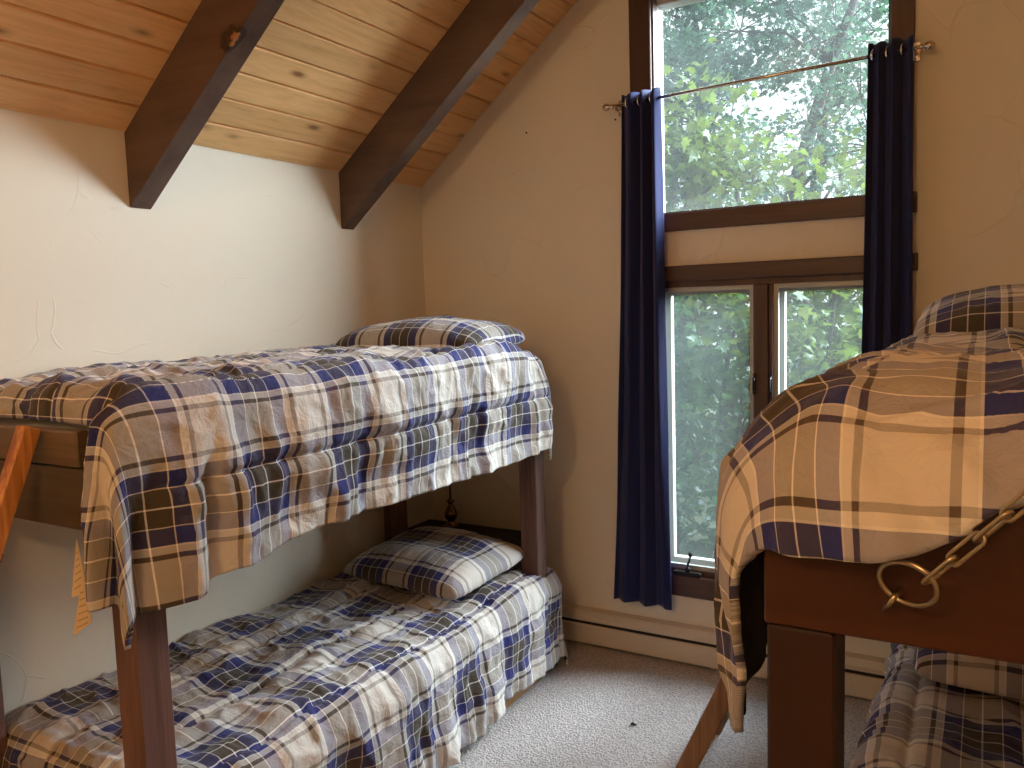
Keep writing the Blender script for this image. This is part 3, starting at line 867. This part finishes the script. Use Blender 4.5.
# --- upper right
RQ = 2.005
def ex_ur(W, p, q, ox, oy, hang, N):
    W[..., 0] -= .016 * sst(ox, .15, .35) - .026 * sst(ox, .36, .62) * sst(oy, .02, .25)
    W += N * (.015 * np.sin(2 * PI * (p + .25 * vn(p / .3, q / .3, 91)) / .17) * sst(oy, .14, .36) * (1 - sst(ox, 0, .1)))[..., None]
    W[..., 2] += .014 * vn(p / .35, q / .4, 80) * (1 - hang)
    return W
comforter('thick plaid comforter on the upper right bunk, bulging over the chained foot board', XR - .02, -1, .838, .222, -.37, RQ, 1.600,
    lambda q: .52 + .155 * sst(q, 1.55, 1.95) + .02 * vn(q / .35, q * 0, 13), lambda p: .332 + .014 * vn(p / .11, p * 0, 77) - .20 * sst(p, 1.14, 1.5) - .09 * (1 - sst(p, .66, .80)), cst(.10),
    uv0=(-.069, -.10), seed=50, seams=(.30, .62), flute=.026, wrinkle=1.0, extra=ex_ur, puff=.02)

# --- lower right
comforter('plaid comforter on the lower right bunk, beneath the chained foot board', XR - .02, -1, .90, .10, -.44, 2.0, .535,
    cst(.33), cst(.3), cst(.12), uv0=(.2, .1), seed=70, seams=(.3, .6, .88), flute=.015, wrinkle=1.0)

pillow('plaid pillow at the head of the upper left bunk', (.565, -.74, 1.560), .74, .50, .16, rot=.04, tilt=0.03, seed=3, uv0=(.22, .10))
pillow('plaid pillow in the shade at the head of the lower left bunk', (.50, -.68, .556), .70, .58, .15, rot=-.08, tilt=.07, seed=7, uv0=(.05, .21))
pillow('plaid pillow at the head of the upper right bunk', (2.85, -.74, 1.592), .80, .52, .18, rot=0, tilt=.10, seed=13, uv0=(.15, .12))
pillow('plaid pillow at the head of the lower right bunk', (2.87, -.80, .605), .80, .52, .16, rot=0, tilt=.05, seed=17, uv0=(.3, .02))

# paper tags at the loose edge of the upper left comforter
def care_tags():
    for pts in ([(.862, -2.552, 1.205), (.885, -2.555, 1.115), (.885, -2.557, 1.085), (.838, -2.562, 1.065)],
                [(.878, -2.557, 1.115), (.908, -2.560, 1.025), (.906, -2.562, 1.018), (.838, -2.567, .975)]):
        a, b, c, d = [Vector(q) for q in pts]
        mb = MB(); n = 8
        dz = Vector((0, -.0012, 0))
        V = []; 
        for i in range(n + 1):
            t = i / n
            L = a.lerp(d, t); Rr = b.lerp(c, t) if t > 0 else a.lerp(b, .0)
            Rr = a.lerp(b, min(1, t * 1.2)) if t < .83 else b.lerp(c, (t - .83) / .17)
            V += [L, Rr]
        Fc = [[2 * i, 2 * i + 1, 2 * i + 3, 2 * i + 2] for i in range(n)]
        k = len(V)
        mb.add([tuple(q) for q in V] + [tuple(q + dz) for q in V], [f[::-1] for f in Fc] + [[x + k for x in f] for f in Fc], True)
        # faint printed rows
        mb.cur = 1
        for i in range(2, n):
            t = i / n
            L = V[2 * i].lerp(V[2 * i + 1], .2); Rr = V[2 * i].lerp(V[2 * i + 1], .85)
            e = Vector((0, -.0018, 0)); hh = Vector((0, 0, .0018))
            mb.add([tuple(L + e - hh), tuple(Rr + e - hh), tuple(Rr + e + hh), tuple(L + e + hh)], [[0, 1, 2, 3]])
        mb.build('care_tag', [M['paper'], M['print']], comf_ul)['label'] = 'tan paper care tag with faint print'
care_tags()

# ------------------------------------------------------------------ chain on the right bunk
def chain():
    t = empty('safety_chain', (2.578, -2.535, 1.37))
    tag(t, 'dull zinc chain and big ring hooked on the foot board of the right bunk', 'chain')
    rc = Vector((2.578, -2.578, 1.362)); R = .032
    ring = MB(); ring.tube([rc + Vector((R * math.cos(a), -.016 * math.cos(a) - .016 * math.sin(a), R * .93 * math.sin(a))) for a in np.linspace(0, 2 * PI, 40, endpoint=False)], .0036, 12, closed=True)
    ring.build('ring', M['zinc'], t)
    ep = rc + Vector((-.016, .026, -.026))
    st = MB(); st.tube([ep + Vector((.004, .034, .004)), ep + Vector((.004, .01, .004)), ep + Vector((.002, -.006, .004)), ep + Vector((-.002, -.010, -.002)), ep + Vector((-.006, -.006, -.010)), ep + Vector((-.010, .002, -.016)), ep + Vector((-.014, .004, -.022))], [.0042, .0042, .0042, .0040, .0036, .003, .0015], 10)
    st.build('eye_hook', M['zinc'], t)
    A = rc + Vector((.026, -.026, .019)); Bv = Vector((XR - .012, -2.87, 2.318))
    d = (Bv - A); L = d.length; d.normalize()
    s1 = d.cross(Vector((0, 1, 0))).normalized(); s2 = d.cross(s1)
    pitch = .040; ln = .0252; hw = .0070
    n = int(L / pitch)
    for k in range(n + 1):
        c = A + d * (pitch * (k + .35))
        s = (s2 * .85 + s1 * .5).normalized() if k % 2 == 0 else (s1 * .9 - s2 * .45).normalized()
        pts = []
        for i in range(9):
            a = -PI / 2 + PI * i / 8
            pts.append(c + d * (ln - hw + hw * math.cos(a)) + s * (hw * math.sin(a)))
        for i in range(9):
            a = PI / 2 + PI * i / 8
            pts.append(c - d * (ln - hw - hw * math.cos(a)) + s * (hw * math.sin(a)))
        mb = MB(); mb.tube(pts, .0025, 8, closed=True); mb.build('link', M['zinc'], t)
    pl = MB(); pl.box((XR - .006, -2.895, 2.265), (XR - .001, -2.845, 2.355), .002); pl.tube([(XR - .004, -2.87, 2.335), (XR - .022, -2.87, 2.335), (XR - .026, -2.87, 2.322), (XR - .018, -2.87, 2.309)], .004, 8)
    pl.build('wall_hook', M['zinc'], t)
chain()

# ------------------------------------------------------------------ shelf and lamp at the head of the lower left bunk
def night_table():
    t = empty('night_table', (.33, -.16, 0))
    tag(t, 'low black night table squeezed between the left bunk and the window wall', 'night table')
    MB().box((.015, -.262, .530), (.655, -.062, .556), .003).build('top', M['black_wood'], t)
    for x in (.03, .615):
        MB().box((x, -.255, 0), (x + .025, -.07, .529), .002).build('side_panel', M['black_wood'], t)
    MB().box((.056, -.255, .25), (.614, -.07, .27), .002).build('shelf', M['black_wood'], t)
night_table()
def lamp():
    c = (.205, -.125, .5565)
    t = empty('table_lamp', c)
    tag(t, 'small aged-brass table lamp on the black night table, half hidden by the upper bunk', 'lamp')
    MB().lathe([(.040, 0), (.040, .006), (.030, .010), (.018, .020), (.020, .028), (.032, .045), (.036, .062), (.032, .080), (.022, .098), (.014, .112), (.012, .122), (.022, .130), (.022, .136), (.010, .142), (.008, .150)], c, 28).build('base', M['brass'], t)
    MB().tube([(c[0], c[1], c[2] + .15), (c[0], c[1], c[2] + .335)], .0052, 10).build('stem', M['brass'], t)
    MB().lathe([(.014, .335), (.016, .338), (.016, .375), (.010, .38)], c, 16).build('socket', M['brass'], t)
    sh = MB(); pr = [(.11, .345), (.065, .52), (.063, .52), (.108, .345)]
    n = 28; V = []; Fc = []
    for r, z in pr:
        for k in range(n): V.append((c[0] + r * math.cos(2 * PI * k / n), c[1] + r * math.sin(2 * PI * k / n), c[2] + z))
    for i in range(4):
        j = (i + 1) % 4
        for k in range(n): Fc.append([i * n + k, i * n + (k + 1) % n, j * n + (k + 1) % n, j * n + k])
    sh.add(V, Fc, True)
    sh.tube([(c[0] - .064, c[1], c[2] + .515), (c[0] + .064, c[1], c[2] + .515)], .0025, 6)
    sh.tube([(c[0], c[1], c[2] + .375), (c[0], c[1], c[2] + .517)], .003, 6)
    sh.build('lamp_shade', M['shade'], t)
lamp()

# ------------------------------------------------------------------ pendant lamp that lights the room from behind the camera
def pendant():
    c = (2.1, -4.85, 2.82)
    t = empty('pendant_lamp', (c[0], c[1], c[2]))
    tag(t, 'warm pendant lamp hanging from the ceiling at the far end from the window', 'lamp')
    zt = ceil_z(c[0])
    MB().lathe([(.05, -.03), (.05, -.004), (.03, 0.0)], (c[0], c[1], zt - .03), 24).build('canopy', M['chrome'], t)
    MB().tube([(c[0], c[1], zt - .05), (c[0], c[1], c[2] + .09)], .004, 8).build('cord', M['iron'], t)
    MB().lathe([(.018, .03), (.024, .04), (.024, .085), (.01, .09)], c, 18).build('socket', M['chrome'], t)
    m, nt, b = new_mat('bulb_glow'); b.inputs['Emission Color'].default_value = (*LAMP_COLOR, 1); b.inputs['Emission Strength'].default_value = 8
    MB().lathe([(.012, .034), (.022, .015), (.034, -.012), (.030, -.036), (.014, -.050), (.003, -.052)], c, 22).build('bulb', m, t)
    ld = bpy.data.lights.new('bulb_light', 'POINT'); ld.energy = LAMP_POWER; ld.color = LAMP_COLOR; ld.shadow_soft_size = .06
    lo = bpy.data.objects.new('bulb_light', ld); COL.objects.link(lo); lo.parent = t; lo.location = (0, 0, -.12)
pendant()

# ------------------------------------------------------------------ small marks
def nail(x, z, label):
    mb = MB(); mb.lathe([(.003, 0), (.003, .004), (.0045, .005), (.0045, .007), (.002, .008)], (0, 0, 0), 10)
    R = Matrix.Rotation(PI / 2, 4, 'X'); R.translation = Vector((x, 0, z)); mb.v = [tuple(R @ Vector(q)) for q in mb.v]
    tag(mb.build('nail', M['iron']), label, 'nail', 'nails in the window wall')
nail(.665, 2.565, 'tiny dark nail in the window wall between the ceiling slope and the curtain rod')
nail(1.140, 2.562, 'tiny dark nail in the window wall just under the left end of the rod')
mb = MB(); mb.tube([(1.438, -.676, .006), (1.446, -.670, .009), (1.455, -.674, .007), (1.460, -.668, .006)], [.003, .006, .005, .002], 8)
tag(mb.build('lint', M['lint']), 'dark speck of lint on the carpet between the beds', 'lint')

# ------------------------------------------------------------------ outside
gm = MB()
gn = 40
V = []; Fc = []
for j in range(gn + 1):
    for i in range(gn + 1):
        x = -16 + 30 * i / gn; y = .3 + 26 * j / gn
        V.append((x, y, -1.3 + .12 * y * .4 + .25 * mnoise.noise(Vector((x * .5, y * .5, 0)))))
for j in range(gn):
    for i in range(gn):
        k = j * (gn + 1) + i; Fc.append([k, k + 1, k + gn + 2, k + gn + 1])
gm.add(V, Fc, True)
tag(gm.build('ground', M['soil']), kind='structure')
def gz(x, y): return -1.3 + .048 * y + .25 * mnoise.noise(Vector((x * .5, y * .5, 0)))

LEAF = np.array([(0, 0), (.30, -.06), (.22, .10), (.52, .22), (.34, .34), (.40, .56), (.17, .50), (0, 1.0),
                 (-.17, .50), (-.40, .56), (-.34, .34), (-.52, .22), (-.22, .10), (-.30, -.06)])
def leaves(rng, C, size, droop=.5):
    """one maple-shaped leaf at each of the points C"""
    n = len(C)
    az = rng.uniform(0, 2 * PI, n); pit = rng.normal(-.5, .55, n); rl = rng.normal(0, .6, n)
    t = np.stack([np.cos(az) * np.cos(pit), np.sin(az) * np.cos(pit), np.sin(pit)], -1)     # tip direction
    s = np.stack([-np.sin(az), np.cos(az), np.zeros(n)], -1)
    nn = np.cross(s, t)
    s = s * np.cos(rl)[:, None] + nn * np.sin(rl)[:, None]
    nn = np.cross(s, t)
    sz = size * rng.uniform(.6, 1.2, n)
    k = len(LEAF)
    cup = .25 * LEAF[:, 0] ** 2 * 2 - .15 * LEAF[:, 1] ** 2
    V = C[:, None, :] + sz[:, None, None] * (s[:, None, :] * LEAF[None, :, 0:1] + t[:, None, :] * LEAF[None, :, 1:2] + nn[:, None, :] * cup[None, :, None])
    F = np.arange(n * k).reshape(n, k)
    return V.reshape(-1, 3), F.tolist()

def tree(name, label, cat, group, base, lean, trunk_r, blobs, leaf_mat, leaf_size, per_blob, seed, branches=True, tl=.35):
    rng = np.random.default_rng(seed)
    t = empty(name, base); tag(t, label, cat, group)
    b = Vector(base); top = b + Vector(lean)
    pts = []; rs = []
    for i in range(9):
        f = i / 8
        pts.append(b.lerp(top, f) + Vector((.12 * math.sin(f * 5 + seed), .1 * math.cos(f * 4 + seed), 0)) * f); rs.append(trunk_r * (1 - .75 * f) + .006)
    mb = MB(); mb.tube(pts, rs, 10)
    br = mb; Cs = []
    for (c, rad, cnt) in blobs:
        c = Vector(c)
        st = min(pts, key=lambda q: (q - c).length + (0.5 if q.z > c.z else 0) * 2)
        mid = st.lerp(c, .5) + Vector((0, 0, .15 * (c - st).length))
        br.tube([st, st.lerp(mid, .5), mid, mid.lerp(c, .5), c], [min(.03, trunk_r * .3), min(.026, trunk_r * .26), .016, .012, .006], 6)
        for k in range(cnt):
            d = rng.normal(0, 1, 3); d /= np.linalg.norm(d); d *= rng.uniform(.25, 1) ** .6
            e = np.array(c) + d * np.array(rad)
            br.tube([c, c.lerp(Vector(e), .5) + Vector((0, 0, .05)), Vector(e)], [.008, .006, .003], 4)
            m = per_blob
            Cs.append(e[None] + rng.normal(0, 1, (m, 3)) * np.array([.20, .20, .13]) * (leaf_size / .13))
    br.build('trunk', M['bark'], t)
    C = np.concatenate(Cs)
    V, F = leaves(rng, C, leaf_size)
    mesh_arrays('foliage', V, F, leaf_mat, t, smooth=False)
    return t

def view_pt(wx, wz, y):
    """the point at depth y on the line of sight through the window point (wx, wz)"""
    k = (y + 3.6138) / 3.6138
    return (2.652 + (wx - 2.652) * k, y, 1.7 + (wz - 1.7) * k)
def outside():
    rnd = random.Random(5)
    V_ = view_pt
    # hedge of maple saplings close behind the lower window
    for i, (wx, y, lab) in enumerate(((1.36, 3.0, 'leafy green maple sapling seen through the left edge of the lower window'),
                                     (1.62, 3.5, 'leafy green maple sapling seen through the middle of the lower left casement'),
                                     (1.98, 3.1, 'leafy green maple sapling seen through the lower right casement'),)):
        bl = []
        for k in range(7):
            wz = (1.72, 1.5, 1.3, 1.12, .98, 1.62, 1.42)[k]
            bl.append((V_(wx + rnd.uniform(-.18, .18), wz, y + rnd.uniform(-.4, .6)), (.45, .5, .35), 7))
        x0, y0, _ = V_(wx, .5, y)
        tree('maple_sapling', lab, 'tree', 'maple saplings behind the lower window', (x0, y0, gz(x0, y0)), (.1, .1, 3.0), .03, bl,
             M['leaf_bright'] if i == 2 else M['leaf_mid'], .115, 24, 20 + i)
    bl = [(V_(wx, wz, 4.3), (.5, .5, .4), 9) for wx, wz in ((1.45, 2.38), (1.6, 2.3), (1.42, 2.25), (1.72, 2.22), (1.52, 2.5))]
    x0, y0, _ = V_(1.3, .5, 4.4)
    tree('maple_tree', 'bright yellow-green maple low in the left corner of the upper window', 'tree', None, (x0, y0, gz(x0, y0)), (.3, 0, 4.3), .07, bl, M['leaf_bright'], .135, 22, 41)
    bl = [(V_(wx, wz, 4.0), (.5, .5, .3), 8) for wx, wz in ((2.15, 1.74), (2.25, 1.62), (2.0, 1.76), (2.3, 2.22))]
    x0, y0, _ = V_(2.5, .5, 4.2)
    tree('maple_tree', 'bright yellow-green maple at the top right of the lower window', 'tree', None, (x0, y0, gz(x0, y0)), (-.1, 0, 3.4), .06, bl, M['leaf_bright'], .13, 20, 43)
    # leaning trunk with its crown, farther off
    x0, y0, _ = V_(1.55, 1.0, 7.5)
    xt, yt, zt = V_(2.2, 2.9, 7.5)
    bl = [(V_(wx, wz, 7.5 + rnd.uniform(-.8, .8)), (1.0, 1.0, .8), 12) for wx, wz in ((1.9, 2.9), (2.1, 2.75), (1.72, 2.85), (2.2, 2.5), (2.15, 2.95), (1.95, 3.05), (2.25, 2.3))]
    tree('leaning_tree', 'tree with a leaning grey trunk, right of centre in the upper window', 'tree', None, (x0, y0, gz(x0, y0)), (xt - x0, 0, zt - gz(x0, y0)), .17, bl, M['leaf_far'], .095, 46, 51)
    bl = [(V_(wx, wz, 8.5 + rnd.uniform(-.8, .8)), (1.0, 1.0, .8), 13) for wx, wz in ((1.4, 2.9), (1.55, 2.7), (1.42, 2.6), (1.6, 2.95), (1.38, 2.4), (1.7, 2.6), (1.5, 3.1), (1.38, 2.75), (1.36, 3.0), (1.4, 2.2), (1.62, 2.35))]
    x0, y0, _ = V_(1.45, 1.0, 8.5)
    tree('broadleaf_tree', 'tall blue-green tree filling the left of the upper window', 'tree', None, (x0, y0, gz(x0, y0)), (.2, .3, 6.5), .2, bl, M['leaf_far'], .095, 62, 61)
    bl = [(V_(wx, wz, 11 + rnd.uniform(-1, 1)), (1.3, 1.3, 1.0), 12) for wx, wz in ((1.8, 2.3), (2.0, 2.4), (2.2, 2.2), (1.65, 2.2), (2.1, 2.6), (2.25, 2.75), (1.9, 2.12))]
    x0, y0, _ = V_(2.0, 1.0, 11)
    tree('broadleaf_tree', 'pale distant tree behind the leaning trunk', 'tree', None, (x0, y0, gz(x0, y0)), (.2, .3, 6), .2, bl, M['leaf_far'], .105, 46, 71)
    # far wall of woods behind the lower window
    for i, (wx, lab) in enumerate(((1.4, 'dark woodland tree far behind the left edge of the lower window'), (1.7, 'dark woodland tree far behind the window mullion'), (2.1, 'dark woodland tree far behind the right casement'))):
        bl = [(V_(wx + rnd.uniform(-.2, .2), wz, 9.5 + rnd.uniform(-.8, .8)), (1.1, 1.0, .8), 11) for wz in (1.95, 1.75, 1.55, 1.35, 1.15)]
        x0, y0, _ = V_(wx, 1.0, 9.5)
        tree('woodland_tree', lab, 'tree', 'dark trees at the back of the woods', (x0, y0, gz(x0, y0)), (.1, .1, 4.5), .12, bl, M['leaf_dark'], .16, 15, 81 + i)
    # shrubs added right of the view: they block low light and fill the woods
    for i, (x, y, lab) in enumerate(((3.1, 2.0, 'dense green shrub added close outside to block low light, right of the lower window'), (4.3, 2.6, 'dense green shrub added outside to block low light, second in the row right of the window'),
                                     (5.5, 3.3, 'dense green shrub added outside to block low light, third in the row right of the window'), (2.6, 5.4, 'dense green shrub outside, behind the right casement'))):
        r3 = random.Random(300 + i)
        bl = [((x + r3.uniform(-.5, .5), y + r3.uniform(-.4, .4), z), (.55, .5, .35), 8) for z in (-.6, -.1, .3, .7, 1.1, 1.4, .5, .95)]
        tree('added_shrub', lab, 'shrub', 'shrubs added in a row right of the window', (x, y, gz(x, y)), (.05, 0, 2.4), .03, bl, M['leaf_mid'], .13, 16, 101 + i)
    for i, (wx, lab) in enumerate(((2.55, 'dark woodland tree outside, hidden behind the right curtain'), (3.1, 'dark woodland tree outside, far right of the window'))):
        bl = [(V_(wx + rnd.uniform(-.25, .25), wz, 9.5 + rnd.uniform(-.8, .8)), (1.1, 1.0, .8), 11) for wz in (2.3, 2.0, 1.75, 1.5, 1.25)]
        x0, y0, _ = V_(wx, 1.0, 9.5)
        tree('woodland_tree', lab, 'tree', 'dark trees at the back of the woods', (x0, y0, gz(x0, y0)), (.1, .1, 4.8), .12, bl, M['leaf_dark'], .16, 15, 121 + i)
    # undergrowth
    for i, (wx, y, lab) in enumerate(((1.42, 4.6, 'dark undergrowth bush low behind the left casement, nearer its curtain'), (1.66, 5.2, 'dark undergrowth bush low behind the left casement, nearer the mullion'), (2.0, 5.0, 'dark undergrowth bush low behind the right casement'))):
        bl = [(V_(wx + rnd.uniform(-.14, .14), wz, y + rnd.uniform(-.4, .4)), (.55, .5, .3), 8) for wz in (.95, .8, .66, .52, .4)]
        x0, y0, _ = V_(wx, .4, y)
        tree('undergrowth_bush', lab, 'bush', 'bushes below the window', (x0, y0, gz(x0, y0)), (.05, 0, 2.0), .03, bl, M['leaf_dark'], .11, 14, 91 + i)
outside()
